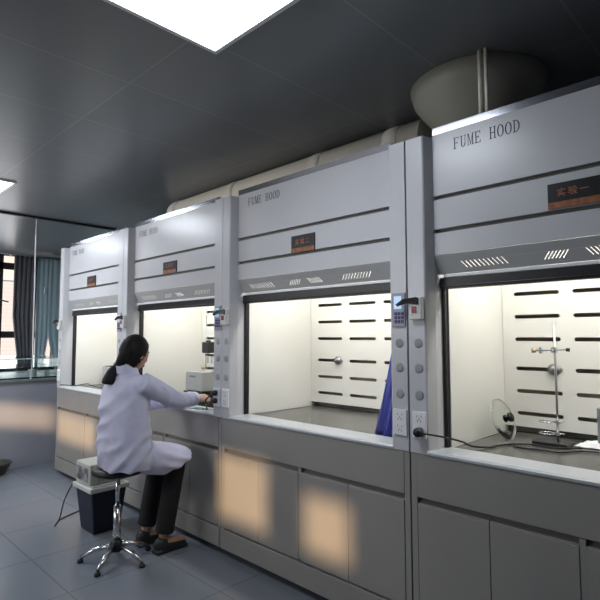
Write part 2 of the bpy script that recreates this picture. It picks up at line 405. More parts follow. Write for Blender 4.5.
# ------------------------------------------------------------------ fume hoods and their base cabinets
W = 1.447
def capsule_hole_plate(mb, x0, x1, z0, z1, y, th, holes):
    """plate in the XZ plane with capsule holes (x0,x1,z centre,h)"""
    bm = bmesh.new()
    edges = []
    def loop(pts):
        vs = [bm.verts.new(p) for p in pts]
        for a, b in zip(vs, vs[1:] + vs[:1]): edges.append(bm.edges.new((a, b)))
        return vs
    loop([(x0, y, z0), (x1, y, z0), (x1, y, z1), (x0, y, z1)])
    for a, b, zc, h in holes:
        r = h / 2; pts = []
        for i in range(9): t = -PI / 2 + PI * i / 8; pts.append((b - r + r * math.cos(t), y, zc + r * math.sin(t)))
        for i in range(9): t = PI / 2 + PI * i / 8; pts.append((a + r + r * math.cos(t), y, zc + r * math.sin(t)))
        loop(pts)
    bmesh.ops.triangle_fill(bm, use_beauty=True, use_dissolve=False, edges=edges)
    bm.faces.ensure_lookup_table()
    vs = [v.co.copy() for v in bm.verts]; idx = {v: i for i, v in enumerate(bm.verts)}
    fs = [tuple(idx[v] for v in f.verts) for f in bm.faces]
    be = [tuple(idx[v] for v in e.verts) for e in bm.edges if len(e.link_faces) == 1]
    bm.free(); n = len(vs)
    vs2 = vs + [v + Vector((0, th, 0)) for v in vs]
    fs2 = fs + [tuple(i + n for i in f[::-1]) for f in fs] + [(a, b, b + n, a + n) for a, b in be]
    mb.add(vs2, fs2)

def hood(X, label, clabel, num, sign, text, k=.83, tilt=.001, W=1.447):
    Y = FRONT
    hd = thing('fume_hood', (X + W / 2, Y + .45, .885), label, 'fume hood', 'fume hoods')
    L, Rr = X, X + W
    def post(sg):
        q_ = k if sg > 0 else .95
        e = (lambda d: L + d * q_) if sg > 0 else (lambda d: Rr - d)
        poly = [(e(0), Y), (e(.088), Y), (e(.095), Y + .006), (e(.112), Y + .06), (e(.116), Y + .14), (e(0), Y + .14)]
        mb = MB(); mb.prism(poly, .886, 2.385); mb.box(min(e(0), e(.004)), max(e(0), e(.004)), Y + .14, Y + .92, .886, 2.385)
        return mb.build('side_post', M['paint'], hd, .002)
    pl = post(1); pr = post(-1)
    # three flat front panels with shadow gaps
    a, b = L + .1165 * k - .004, Rr - .1125
    for z0, z1 in ((2.095, 2.393), (1.934, 2.076), (1.812, 1.915)):
        mb = MB(); mb.box(a, b, Y + .06, Y + .078, z0, z1); mb.build('front_panel', M['paint'], hd, .0015)
    mb = MB(); mb.box(a, b, Y + .08, Y + .09, 1.812, 2.39); mb.build('panel_backing', M['groove'], hd)
    mb = MB(); mb.extr([(a + .001, Y + .060, 2.3935), (a + .001, Y + .060 - tilt, 2.427), (a - .02, Y + .12, 2.427), (a - .02, Y + .12, 2.3935)], (b - a - .002, 0, 0))
    mb.build('top_trim', M['trim'], hd)
    mb = MB(); mb.box(L + .004, Rr - .004, Y + .12, Y + .92, 2.376, 2.384); mb.box(L + .004, Rr - .004, Y + .905, Y + .92, .886, 2.376)
    mb.build('outer_shell', M['paint'], hd)
    # sloping vent strip with slanted slots
    def sp(u, v): return Vector((a + u, Y + .060 + .040 * v, 1.810 - .088 * v))
    v0, v1 = .42, .76; sh = .024
    gr = [(.195, .425, 10, 1), (.565, .665, 6, -1), (.725, .835, 7, 1), (.985, 1.19, 10, -1)]
    if num == 1: gr = [(.238, .447, 10, 1), (.597, .693, 6, -1), (.755, .875, 7, 1), (1.03, 1.235, 10, -1)]
    groups = [(L + g0 - a, L + g1 - a - sh, n, sg) for g0, g1, n, sg in gr]
    wd = b - a; mb = MB()
    def quad(p): mb.add([sp(*q) for q in p], [(0, 1, 2, 3)])
    quad([(0, 0), (wd, 0), (wd, v0), (0, v0)]); quad([(0, v1), (wd, v1), (wd, 1), (0, 1)])
    ptop, pbot = 0, 0; sw = .0036
    for g0, g1, n, sg in groups:
        for i in range(n):
            x = g0 + (g1 - g0) * i / (n - 1)
            xt, xb = (x, x + sh) if sg > 0 else (x + sh, x)
            quad([(ptop, v0), (xt, v0), (xb, v1), (pbot, v1)]); ptop, pbot = xt + sw, xb + sw
    quad([(ptop, v0), (wd, v0), (wd, v1), (pbot, v1)])
    vp = mb.build('vent_panel', M['vent'], hd)
    sd = vp.modifiers.new('solid', 'SOLIDIFY'); sd.thickness = .0015; sd.offset = 0
    # sash
    mb = MB(); mb.box(a + .004, b - .004, Y + .100, Y + .135, 1.652, 1.706); mb.box(a + .004, b - .004, Y + .096, Y + .10, 1.660, 1.667)
    mb.build('sash_rail', M['black'], hd, .003)
    mb = MB(); mb.box(a + .03, b - .03, Y + .098, Y + .13, 1.7075, 1.7205); mb.build('rail_trim', M['white'], hd)['label'] = 'thin white strip over the black rail'
    for x0 in (L + .1165 * k, Rr - .1285):
        mb = MB(); mb.box(x0, x0 + .012, Y + .118, Y + .146, .9065, 1.651); mb.box(x0 + .003, x0 + .009, Y + .112, Y + .118, .9065, 1.651)
        mb.build('sash_track', M['black'], hd)
    # lining
    il, ir = L + .134 * k, Rr - .134
    for x0, x1 in ((il - .008, il), (ir, ir + .008)):
        mb = MB(); mb.box(x0, x1, Y + .147, Y + .84, .901, 2.15); mb.build('side_lining', M['cream'], hd)
    mb = MB(); mb.box(il - .008, ir + .008, Y + .147, Y + .84, 2.151, 2.158); mb.build('top_lining', M['cream'], hd)
    mb = MB(); mb.box(il - .008, ir + .008, Y + .125, Y + .147, 1.94, 2.158); mb.build('inner_front_lining', M['cream'], hd)
    o_ = .016 if num == 1 else .0
    sx = [.187 + o_, .488 + o_, .789 + o_, 1.085 + o_]; sl = .236
    zs = [1.66, 1.534, 1.41, 1.25, 1.128, 1.008]
    mb = MB(); capsule_hole_plate(mb, il + .002, ir - .002, .936, 2.13, Y + .76, .004, [(L + x, min(L + x + sl, ir - .012), z, .021) for x in sx for z in zs])
    mb.build('rear_baffle', M['cream'], hd)
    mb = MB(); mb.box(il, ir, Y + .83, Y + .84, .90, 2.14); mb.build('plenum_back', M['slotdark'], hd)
    mb = MB(); mb.box(L + .12, Rr - .12, Y + .151, Y + .90, .872, .8995)
    mb.box(il + .001, ir - .001, Y + .80, Y + .82, .8997, .925)
    mb.build('worktop', M['worktop'], hd, .002)['label'] = 'dark grey resin worktop'
    mb = MB(); mb.extr([(L + .0885, Y - .004, .886), (L + .0885, Y - .004, .897), (L + .0885, Y + .006, .904), (L + .0885, Y + .15, .9055), (L + .0885, Y + .15, .886)], (W - .177, 0, 0))
    mb.build('sill', M['sill'], hd, .001)
    mb = MB(); mb.box(L + .35, Rr - .35, Y + .30, Y + .36, 2.118, 2.150); mb.build('interior_lamp', M['tube'], hd)
    # fittings on the posts
    lx, rx = L + (.054 if k == 1 else .046), Rr - .043
    for px in (lx, rx):
        for z in (1.395, 1.278, 1.153):
            mb = MB(); mb.lathe((px, Y, z), [(0, .003), (.018, .003), (.0225, .0015), (.0225, 0)], 24, (0, -1, 0)); mb.build('hole_cap', M['cap'], hd)
        mb = MB(); mb.box(px - .037, px + .037, Y - .009, Y, .958, 1.08); ou = mb.build('power_outlet', M['white'], hd, .003)
        for zz in (1.047, .992):
            mb = MB()
            for dx, dz, ww, hh in ((-.012, .010, .003, .008), (.012, .010, .003, .008), (-.008, -.012, .003, .009), (.008, -.012, .003, .009), (0, -.002, .003, .007)):
                mb.box(px + dx - ww / 2, px + dx + ww / 2, Y - .0095, Y - .009, zz + dz - hh / 2, zz + dz + hh / 2)
            mb.build('socket_holes', M['black'], ou)
    kx0, kx1 = rx - .037, rx + .038
    mb = MB(); mb.box(kx0, kx1, Y - .008, Y, 1.473, 1.638); kp = mb.build('control_keypad', M['keypad'], hd, .002)
    mb = MB(); mb.box(kx0 + .014, kx0 + .056, Y - .0095, Y - .008, 1.560, 1.622); mb.build('screen', M['screen'], kp)
    for i in range(3):
        for j in range(3):
            mb = MB(); x = kx0 + .016 + i * .019; z = 1.492 + j * .019
            mb.box(x, x + .0145, Y - .011, Y - .008, z, z + .0145); mb.build('key', M['key'], kp, .001)
    bx0, bx1 = lx - .033, lx + .034
    mb = MB(); mb.box(bx0, bx1, Y - .028, Y, 1.505, 1.612); lk = mb.build('switch_box', M['offwhite'], hd, .006)
    mb = MB(); mb.box(bx0 + .012, bx0 + .05, Y - .031, Y - .028, 1.530, 1.575); mb.build('switch_bezel', M['white'], lk)
    mb = MB(); mb.box(bx0 + .017, bx0 + .045, Y - .033, Y - .031, 1.536, 1.568); mb.build('switch_window', M['red'], lk)
    mb = MB(); mb.extr([(bx0 - .052, Y - .050, 1.570), (bx0 - .060, Y - .050, 1.580), (bx0 - .02, Y - .048, 1.604), (bx0 + .044, Y - .036, 1.611), (bx0 + .054, Y - .034, 1.602), (bx0 + .054, Y - .034, 1.575), (bx0 - .01, Y - .044, 1.583)], (0, .012, 0))
    mb.box(bx0 + .040, bx0 + .054, Y - .034, Y - .026, 1.575, 1.608)
    mb.build('flap_lever', M['black'], lk, .001)['label'] = 'raised black lever'
    # sign
    s0, s1, zz0, zz1 = sign
    mb = MB(); mb.box(s0, s1, Y + .052, Y + .06, zz0, zz1); sg_ = mb.build('name_sign', M['signblack'], hd)
    mb = MB(); mb.box(s0, s1, Y + .0510, Y + .052, zz0, zz0 + .026); mb.build('sign_band', M['signorange'], sg_)
    mb = MB(); cw = .034
    for k, g in enumerate((SHI, YAN, NUM[num])):
        for st in g: stroke(mb, Vector((s0 + .035 + k * .041, Y + .0515, zz0 + .046)), Vector((1, 0, 0)), Vector((0, 0, 1)), Vector((0, -1, 0)), (cw, cw), st, .085)
    mb.build('sign_characters', M['signink'], sg_)
    fume_hood_text(text[0], text[1], text[2], text[3], Y + .0598, hd)
    # lamp light inside
    ld = bpy.data.lights.new('hood_lamp', 'AREA'); ld.shape = 'RECTANGLE'; ld.size = 1.0; ld.size_y = .12; ld.energy = HOODW
    ld.color = (1.0, .985, .93); lo = bpy.data.objects.new('hood_lamp', ld); COL.objects.link(lo)
    lo.location = (X + W / 2, Y + .33, 2.112)
    # ---------------- base cabinet
    bc = thing('base_cabinet', (X + W / 2, Y + .45, 0), clabel, 'cabinet', 'grey base cabinets')
    mb = MB()
    mb.box(L, L + .030, Y + .004, Y + .92, .04, .885); mb.box(Rr - .030, Rr, Y + .004, Y + .92, .04, .885)
    mb.box(L + .03, Rr - .03, Y + .90, Y + .92, .04, .871); mb.box(L + .03, Rr - .03, Y + .05, Y + .90, .165, .18)
    mb.box(L + W / 2 - .011, L + W / 2 + .011, Y + .006, Y + .06, .18, .684)
    mb.build('carcass', M['base'], bc, .001)
    mb = MB(); mb.box(L + .031, Rr - .031, Y + .002, Y + .05, .687, .8845); mb.build('fascia', M['base'], bc, .0015)
    mb = MB(); mb.box(L + .03, Rr - .03, Y + .045, Y + .05, .60, .6865); mb.build('recess', M['groove'], bc)
    for x0, x1 in ((L + .033, L + W / 2 - .012), (L + W / 2 + .012, Rr - .033)):
        xm = x0 + .145 if (num == 4 and x0 < L + .1) else (x0 + x1) / 2
        for xa, xb in ((x0, xm - .0015), (xm + .0015, x1)):
            mb = MB(); mb.box(xa, xb, Y + .002, Y + .022, .175, .652); dr = mb.build('door', M['base'], bc, .0015)
            mb = MB(); mb.extr([(xa, Y + .004, .6525), (xa, Y + .020, .6525), (xa, Y + .044, .672), (xa, Y + .040, .675), (xa, Y + .018, .659), (xa, Y + .004, .659)], (xb - xa, 0, 0))
            mb.build('finger_pull', M['base'], dr)
    mb = MB(); mb.box(L + .012, Rr - .012, Y - .004, Y + .03, .042, .166); mb.build('plinth', M['base'], bc, .002)
    for x in (L + .06, Rr - .06):
        for y in (Y + .08, Y + .85):
            mb = MB(); mb.cyl((x, y, 0), (x, y, .041), .02, 14); mb.build('foot', M['black'], bc)
    return hd

HOODW = 9.5
XD, XC, XB, XA = -1.335, -2.800, -4.250, -5.700
hood(XD, 'large grey fume hood nearest on the right, stand and lid inside', 'grey base cabinet under the rightmost fume hood', 1, (-.703, -.512, 1.938, 2.04), (-1.115, -.803, 2.298, 2.351), 1.0, .0006)
hood(XC, 'grey fume hood with empty bright chamber and blue sheet, second from right', 'grey base cabinet with warm sunlit door right of the seated person', 2, (-2.184, -1.993, 1.932, 2.034), (-2.606, -2.292, 2.302, 2.352), W=1.457)
hood(XB, 'grey fume hood the seated person is working at', 'shaded grey base cabinet behind the seated person\'s knees', 3, (-3.666, -3.472, 1.934, 2.026), (-4.085, -3.775, 2.292, 2.342))
hood(XA, 'leftmost grey fume hood beside the curtains', 'leftmost grey base cabinet next to the end bench', 4, (-5.13, -4.94, 1.93, 2.033), (-5.54, -5.24, 2.292, 2.342))

# ------------------------------------------------------------------ things in the right hood
WT = .8997
pc = thing('power_cord', (-1.28, FRONT, .985), 'black plug and cord running from the post socket into the rightmost hood', 'power cord')
px, pz = XD + .060, .988
mb = MB(); mb.lathe((px, FRONT - .0095, pz), [(.0, 0), (.019, 0), (.022, .01), (.021, .03), (.014, .04), (0, .042)], 20, (0, -1, 0))
mb.build('plug', M['black'], pc)
cp = [(px + .012, FRONT - .032, pz), (px + .05, FRONT - .028, pz - .002), (px + .10, FRONT + .02, pz - .014), (px + .15, FRONT + .10, pz - .04), (-1.12, 2.29, .915), (-1.07, 2.37, WT + .006), (-1.06, 2.43, WT + .006), (-1.03, 2.50, WT + .006), (-.98, 2.56, WT + .006), (-.93, 2.57, WT + .006), (-.85, 2.565, WT + .006), (-.75, 2.64, WT + .006)]
mb = MB(); mb.tube(bez(cp, 8), .0045, 8); mb.build('cable', M['black'], pc)
mb = MB(); mb.tube(bez([(-1.0, 2.47, WT + .005), (-.95, 2.46, WT + .005), (-.90, 2.48, WT + .005), (-.80, 2.49, WT + .005), (-.74, 2.58, WT + .005), (-.66, 2.60, WT + .005), (-.55, 2.55, WT + .005)], 8), .0042, 8)
tag(mb.build('cable', M['black']), 'loose black cable lying across the dark worktop of the rightmost hood', 'cable')
# pot lid leaning on the wall side
pl = thing('pot_lid', (-1.10, 2.60, WT), 'round glass pot lid with black knob leaning upright in the rightmost hood', 'pot lid')
R_ = .107
nrm = Vector((.95, -.08, .36)).normalized()
cc = Vector((-1.102, 2.60, WT + .006 + R_ * math.sqrt(1 - nrm.z ** 2)))
mb = MB(); mb.lathe(cc, [(0, .020), (.03, .0185), (.07, .011), (.103, 0), (.103, -.003), (.07, .008), (.03, .0155), (0, .017)], 44, nrm); mb.build('lid_glass', M['lidglass'], pl)
ax1 = nrm.orthogonal().normalized(); ax2 = nrm.cross(ax1)
mb = MB(); mb.tube([cc + (ax1 * math.cos(t) + ax2 * math.sin(t)) * .1045 for t in [2 * PI * i / 44 for i in range(44)]], .0018, 8, closed=True); mb.build('lid_rim', M['steel'], pl)
mb = MB(); mb.lathe(cc, [(0, .019), (.010, .019), (.010, .03), (.022, .034), (.024, .046), (.018, .052), (0, .053)], 24, nrm); mb.lathe(cc, [(0, .005), (.018, .008), (.018, .016), (0, .016)], 24, nrm); mb.build('lid_knob', M['black'], pl)
# retort stand
rs = thing('retort_stand', (-.86, 2.655, WT), 'steel retort stand with clamp and rings in the rightmost hood', 'retort stand')
mb = MB(); mb.box(-.965, -.805, 2.60, 2.71, WT + .0005, WT + .018); mb.build('base_plate', M['black'], rs, .003)
mb = MB(); mb.tube([(-.862, 2.66, WT + .017), (-.862, 2.66, 1.492)], .0055, 12); mb.build('rod', M['steel'], rs)
mb = MB(); mb.tube([(-.945, 2.632, 1.356), (-.81, 2.672, 1.362)], .004, 10); cl = mb.build('clamp', M['steel'], rs)
mb = MB(); mb.cyl((-.962, 2.628, 1.355), (-.942, 2.634, 1.356), .011, 12); mb.build('clamp_grip', M['brass'], cl)
mb = MB(); mb.cyl((-.815, 2.671, 1.362), (-.798, 2.675, 1.360), .009, 12); mb.build('clamp_knob', M['black'], cl)
mb = MB(); mb.box(-.875, -.852, 2.645, 2.672, 1.346, 1.372); mb.box(-.926, -.915, 2.63, 2.65, 1.342, 1.372); mb.cyl((-.863, 2.64, 1.358), (-.863, 2.615, 1.358), .007); mb.build('boss_head', M['chrome'], cl)
for z, r in ((1.012, .035), (.956, .035)):
    mb = MB(); c0 = Vector((-.905, 2.642, z)); mb.tube([c0 + Vector((r * math.cos(t), r * math.sin(t), 0)) for t in [2 * PI * i / 28 for i in range(28)]], .003, 8, closed=True)
    mb.tube([(-.87, 2.652, z), (-.835, 2.668, z)], .004); mb.box(-.872, -.852, 2.65, 2.67, z - .008, z + .008); mb.build('support_ring', M['chrome'], rs)
# knob fixed on the baffle of the two right hoods
for X, nm, x in ((XD, 'round grey valve on the slotted back panel behind the retort stand', -.933), (XC, 'round grey valve on the slotted back panel of the empty hood', -2.415)):
    mb = MB(); mb.lathe((x, FRONT + .76, 1.252), [(0, .03), (.014, .03), (.016, .02), (.012, .014), (.030, .012), (.030, 0), (0, 0)], 20, (0, -1, 0))
    mb.box(x + .022, x + .040, FRONT + .752, FRONT + .76, 1.244, 1.258)
    tag(mb.build('wall_valve', M['steel']), nm, 'valve')
# crumpled paper
mb = MB(); vs = []; n = 18
for i in range(n + 1):
    for j in range(n + 1):
        u, v = i / n, j / n; z = .006 + .014 * noise.noise(Vector((u * 5, v * 5, .3))) + .018 * math.sin(u * PI) * math.sin(v * PI)
        vs.append((-.80 + .18 * u + .02 * v, 2.68 + .10 * v, WT + .003 + max(0, z) * min(1, 6 * min(u, v, 1 - u, 1 - v) + .1)))
mb.add(vs, [(i * (n + 1) + j, i * (n + 1) + j + 1, (i + 1) * (n + 1) + j + 1, (i + 1) * (n + 1) + j) for i in range(n) for j in range(n)], True)
pp = mb.build('paper_towel', M['foil']); sd = pp.modifiers.new('s', 'SOLIDIFY'); sd.thickness = .002; sd.offset = 1
tag(pp, 'crumpled white paper behind the stand base in the rightmost hood', 'paper')
# grey instrument at the right edge
ib = thing('instrument_box', (-.52, 2.40, WT), 'grey instrument cut by the right edge of the picture in the rightmost hood', 'instrument')
mb = MB(); mb.box(-.613, -.40, 2.36, 2.56, .99, 1.135); mb.build('housing', M['boxgrey'], ib, .004)
mb = MB(); mb.box(-.608, -.405, 2.365, 2.55, WT + .001, .988); mb.build('lower_housing', M['boxdark'], ib, .003)

# ------------------------------------------------------------------ blue sheet in the second hood
mb = MB(); rings = []; N = 40
for k in range(13):
    t = k / 12; z = 1.40 - t * (1.40 - WT - .002)
    xl = -1.600 - .097 * t ** 1.1; xr = XC + W - .136; cx = (xl + xr) / 2; rx = (xr - xl) / 2 * .93; ry = .03 + .075 * t
    ring = []
    for j in range(N):
        a_ = 2 * PI * j / N; w_ = 1 + (.05 + .05 * t) * math.sin(5 * a_ + 2 * t) + .04 * math.sin(11 * a_)
        ring.append((min(cx + rx * w_ * math.cos(a_), XC + W - .140), 2.36 + ry * w_ * math.sin(a_), z))
    rings.append(ring)
mb.loft(rings); tag(mb.build('blue_sheet', M['blue']), 'deep blue plastic sheet hanging behind the right post of the empty hood', 'plastic sheet')

# ------------------------------------------------------------------ hood the person works at
mb = MB(); hb = thing('heating_bath', (-3.55, 2.56, WT), 'light grey box shaped heating bath inside the hood beside the person\'s hand', 'heating bath')
mb = MB(); mb.box(-3.775, -3.535, 2.45, 2.75, .975, 1.132); mb.build('bath_body', M['boxgrey'], hb, .004)
mb = MB(); mb.box(-3.765, -3.545, 2.46, 2.74, WT + .0005, .974); mb.build('bath_base', M['blackmatte'], hb, .003)
mb = MB(); mb.box(-3.79, -3.53, 2.44, 2.46, .955, .968); mb.build('bath_trim', M['blackmatte'], hb)
mb = MB(); mb.lathe((-3.64, 2.60, 1.1325), [(0, .012), (.05, .012), (.085, .006), (.09, 0), (0, 0)], 30); mb.build('bath_lid', M['steel'], hb)
mb = MB(); mb.box(-3.72, -3.63, 2.4492, 2.45, 1.085, 1.10); mb.build('label_strip', M['boxdark'], hb)
os_ = thing('overhead_stirrer', (-3.85, 2.75, WT), 'black overhead stirrer on a thin rod behind the grey heating bath', 'stirrer')
mb = MB(); mb.box(-3.99, -3.80, 2.77, 2.84, WT + .0005, WT + .015); mb.build('stand_base', M['steel'], os_)
mb = MB(); mb.cyl((-3.98, 2.80, WT + .014), (-3.98, 2.80, 1.62), .0045, 10); mb.build('stand_rod', M['steel'], os_)
mb = MB(); mb.box(-3.82, -3.725, 2.64, 2.72, 1.280, 1.378); mb.cyl((-3.775, 2.68, 1.378), (-3.775, 2.68, 1.394), .022); mo = mb.build('motor', M['black'], os_, .008)
mb = MB(); mb.tube([(-3.80, 2.70, 1.33), (-3.90, 2.80, 1.33), (-3.98, 2.80, 1.33)], .006); mb.box(-3.80, -3.71, 2.665, 2.69, 1.258, 1.272); mb.build('bracket', M['black'], os_)
mb = MB(); mb.cyl((-3.778, 2.68, 1.19), (-3.778, 2.68, 1.281), .005); mb.cyl((-3.722, 2.68, 1.19), (-3.722, 2.68, 1.262), .005); mb.build('shaft', M['steel'], os_)
mb = MB(); mb.cyl((-3.70, 2.57, 1.1455), (-3.70, 2.57, 1.172), .014, 14)
tag(mb.build('brass_weight', M['brass']), 'small brass weight on the lid of the grey heating bath', 'weight')
# tray and cords near the hand
tr = thing('black_tray', (-3.3, 2.35, WT), 'low black tray on the worktop in front of the grey heating bath', 'tray')
mb = MB(); mb.box(-3.55, -3.10, 2.29, 2.43, WT + .0005, WT + .012); mb.build('tray_floor', M['blackmatte'], tr)
mb = MB()
for q in ((-3.55, -3.10, 2.29, 2.297), (-3.55, -3.10, 2.423, 2.43), (-3.55, -3.543, 2.297, 2.423), (-3.107, -3.10, 2.297, 2.423)): mb.box(*q, WT + .012, WT + .045)
mb.build('tray_rim', M['blackmatte'], tr)
cd = thing('power_cord', (-2.84, FRONT, 1.03), 'black plugs and cord in the socket by the person\'s hand', 'power cord')
rx_ = XB + W - .046
for z in (1.047, .995):
    mb = MB(); mb.lathe((rx_, FRONT - .0095, z), [(0, 0), (.017, 0), (.019, .01), (.017, .028), (.010, .036), (0, .038)], 18, (0, -1, 0)); mb.build('plug', M['black'], cd)
mb = MB(); mb.tube(bez([(rx_ - .004, FRONT - .040, 1.045), (-2.92, 2.055, .995), (-2.99, 2.105, .952), (-3.028, 2.127, .976), (-3.066, 2.142, 1.0), (-3.12, 2.20, .98), (-3.15, 2.27, .965), (-3.19, 2.33, .945), (-3.26, 2.37, .922)], 8), .005, 8); mb.build('cable', M['black'], cd)
mb = MB(); mb.tube(bez([(rx_ - .004, FRONT - .040, .995), (rx_ - .05, FRONT - .04, .975), (rx_ - .13, FRONT + .0, .945), (rx_ - .20, FRONT + .06, .912), (rx_ - .27, FRONT + .05, .911), (rx_ - .33, FRONT + .08, .911)], 8), .0045, 8); mb.build('cable', M['black'], cd)
mb = MB(); mb.tube(bez([(-3.24, 2.125, .910), (-3.16, 2.12, .911), (-3.10, 2.15, .913), (-3.13, 2.2, .912), (-3.22, 2.19, .911), (-3.26, 2.15, .915), (-3.19, 2.13, .920), (-3.05, 2.17, .912), (-2.97, 2.2, .911)], 8), .0045, 8)
tag(mb.build('tubing', M['mint']), 'pale green loop of tubing lying on the sill below the person\'s hand', 'tubing')

# ------------------------------------------------------------------ leftmost hood contents
gb = thing('instrument_box', (-5.2, 2.62, WT), 'grey cabinet shaped instrument inside the leftmost hood', 'instrument')
mb = MB(); mb.box(-5.50, -5.12, 2.50, 2.76, WT + .0005, 1.10); mb.build('housing', M['boxgrey'], gb, .004)
mb = MB(); mb.box(-5.48, -5.14, 2.52, 2.74, 1.1005, 1.108); mb.build('cover', M['blackmatte'], gb)
mb = MB(); mb.tube(bez([(-5.56, 2.08, .925), (-5.55, 2.13, .920), (-5.50, 2.22, .912), (-5.36, 2.28, .935), (-5.20, 2.25, .93), (-5.12, 2.28, .92), (-5.06, 2.33, .907)], 8), .005, 8)
tag(mb.build('hose', M['black']), 'dark hose across the sill of the leftmost hood', 'hose')
wr = thing('wire_basket', (-4.98, 2.34, WT), 'small brass wire basket on the leftmost hood worktop', 'basket')
mb = MB()
for z, r in ((WT + .006, .05), (WT + .05, .065)):
    mb.tube([(-4.98 + r * math.cos(t), 2.36 + r * math.sin(t), z) for t in [2 * PI * i / 24 for i in range(24)]], .004, 6, closed=True)
for i in range(10):
    t = 2 * PI * i / 10; mb.tube([(-4.98 + .05 * math.cos(t), 2.36 + .05 * math.sin(t), WT + .006), (-4.98 + .065 * math.cos(t), 2.36 + .065 * math.sin(t), WT + .05)], .0025, 6)
mb.build('wires', M['brass'], wr)

# ------------------------------------------------------------------ end bench
bn = thing('lab_bench', (-6.9, 1.0, 0), 'long grey lab bench with dark top at the far left', 'bench')
mb = MB(); mb.box(-6.22, -6.20, -1.4, 2.95, 0.001, .93); mb.build('side_board', M['benchside'], bn)
mb = MB(); mb.box(-7.55, -6.22, -1.4, 2.95, 0.001, .93); mb.build('bench_body', M['benchside'], bn)
mb = MB(); mb.box(-7.58, -6.17, -1.43, 2.98, .931, .955); mb.build('bench_top', M['benchtop'], bn, .003)
gc = thing('glass_case', (-6.7, 1.8, .955), 'low clear glass case standing on the end bench', 'glass case')
gx0, gx1, gy0, gy1, gz0, gz1 = -7.25, -6.24, -.6, 2.42, .9555, 1.185
mb = MB(); mb.box(gx0, gx1 - .004, gy0, gy1 - .004, gz1 - .010, gz1 - .001); mb.build('glass_top', M['caseglass'], gc)
mb = MB(); mb.box(gx1 - .0035, gx1 + .002, gy0, gy1 + .002, gz1 - .0115, gz1); mb.box(gx0, gx1 - .0035, gy1 - .0035, gy1 + .002, gz1 - .0115, gz1); mb.build('edge_trim', M['glassedge'], gc)['label'] = 'pale green glass edge'
mb = MB(); mb.box(gx1 - .006, gx1, gy0, gy1, gz0, gz1 - .012); mb.build('glass_side', M['caseglass'], gc)
mb = MB(); mb.box(gx0, gx1 - .006, gy1 - .006, gy1, gz0, gz1 - .012); mb.build('glass_side', M['caseglass'], gc)
mb = MB(); mb.box(gx0, gx1 - .007, gy0, gy1 - .007, 1.075, 1.081); mb.build('glass_shelf', M['caseglass'], gc)
mb = MB(); mb.box(gx1 - .012, gx1 - .007, gy0, gy1, gz0, gz0 + .015); mb.build('case_trim', M['blackmatte'], gc)
mb = MB(); mb.box(gx0, gx1 - .013, gy0, gy1 - .007, gz0, gz0 + .003); mb.build('case_lightener', M['white'], gc)['label'] = 'pale sheet added to lighten the case'  # added sheet, pale so the case interior looks brighter
for (x, y, r, h, lb) in ((-6.42, 2.08, .045, .085, 'larger glass beaker standing in the glass case'), (-6.40, 2.24, .03, .065, 'smaller glass beaker nearer the hood in the glass case')):
    mb = MB(); z = gz0 + .0035
    mb.lathe((x, y, z), [(0, 0), (r, 0), (r, h), (r * 1.06, h + .004), (r * .93, h), (r * .93, .004), (0, .004)], 24)
    tag(mb.build('beaker', M['white']), lb, 'beaker')
mb = MB(); mb.tube(bez([(-5.95, 1.92, H - .001), (-5.952, 1.92, 2.4), (-5.97, 1.93, 2.0), (-6.03, 1.95, 1.5), (-6.05, 1.96, 1.2), (-6.175, 1.99, .962), (-6.23, 2.0, .962)], 10), .006, 8)
cbx = tag(mb.build('ceiling_cable', M['white']), 'thin white cable hanging from the ceiling down to the end bench', 'cable')
mb = MB(); mb.lathe((-6.03, 1.63, .001), [(0, 0), (.085, 0), (.10, .02), (.15, .115), (.157, .118), (.15, .124), (.14, .115), (.09, .012), (0, .012)], 32)
tag(mb.build('basin', M['basin']), 'dark olive plastic basin on the floor by the end bench', 'basin')
# tap-like outlet on the left post of the leftmost hood
ga = thing('gas_tap', (XA, FRONT, 1.55), 'dark lever tap on the outer side of the leftmost hood', 'tap')
mb = MB(); mb.tube([(XA - .002, FRONT + .06, 1.58), (XA - .06, FRONT + .04, 1.585), (XA - .14, FRONT + .02, 1.575)], .012); mb.build('lever', M['frame'], ga)
mb = MB(); mb.box(XA - .035, XA - .001, FRONT + .02, FRONT + .07, 1.47, 1.60); mb.build('tap_body', M['steel'], ga, .004)

# ------------------------------------------------------------------ floor items by the stool
cr = thing('storage_crate', (-3.86, 1.76, 0), 'navy crate with pale lid on the floor behind the stool', 'crate')
cx0, cx1, cy0, cy1 = -3.98, -3.66, 1.60, 1.90
mb = MB(); mb.loft([[(cx0 + .03 + d, cy0 + .03 + d, .001 if k == 0 else .305), (cx1 - .03 - d, cy0 + .03 + d, .001 if k == 0 else .305), (cx1 - .03 - d, cy1 - .03 - d, .001 if k == 0 else .305), (cx0 + .03 + d, cy1 - .03 - d, .001 if k == 0 else .305)] for k, d in ((0, .02), (1, -.012))], smooth=False)
mb.build('crate_body', M['navy'], cr, .008)
mb = MB(); mb.box(cx0, cx1, cy0, cy1, .306, .340); mb.box(cx0 + .02, cx1 - .02, cy0 + .02, cy1 - .02, .34, .352); mb.build('crate_lid', M['offwhite'], cr, .008)
pu = thing('vacuum_pump', (-3.83, 1.75, .352), 'pale grey pump box with picture panel on the crate lid', 'pump')
qx0, qx1, qy0, qy1, qz0, qz1 = -3.955, -3.70, 1.612, 1.88, .3525, .502
mb = MB(); mb.box(qx0, qx1, qy0, qy1, qz0, qz1); mb.build('pump_case', M['pumpgrey'], pu, .01)
mb = MB(); mb.box(qx0 + .015, qx1 - .03, qy0 - .0015, qy0, qz0 + .022, qz1 - .03); mb.build('picture_panel', M['picture'], pu)
mb = MB()
for i in range(9): mb.box(qx1, qx1 + .0012, qy0 + .06 + i * .018, qy0 + .066 + i * .018, qz0 + .02, qz0 + .06)
mb.build('vent_slits', M['groove'], pu)
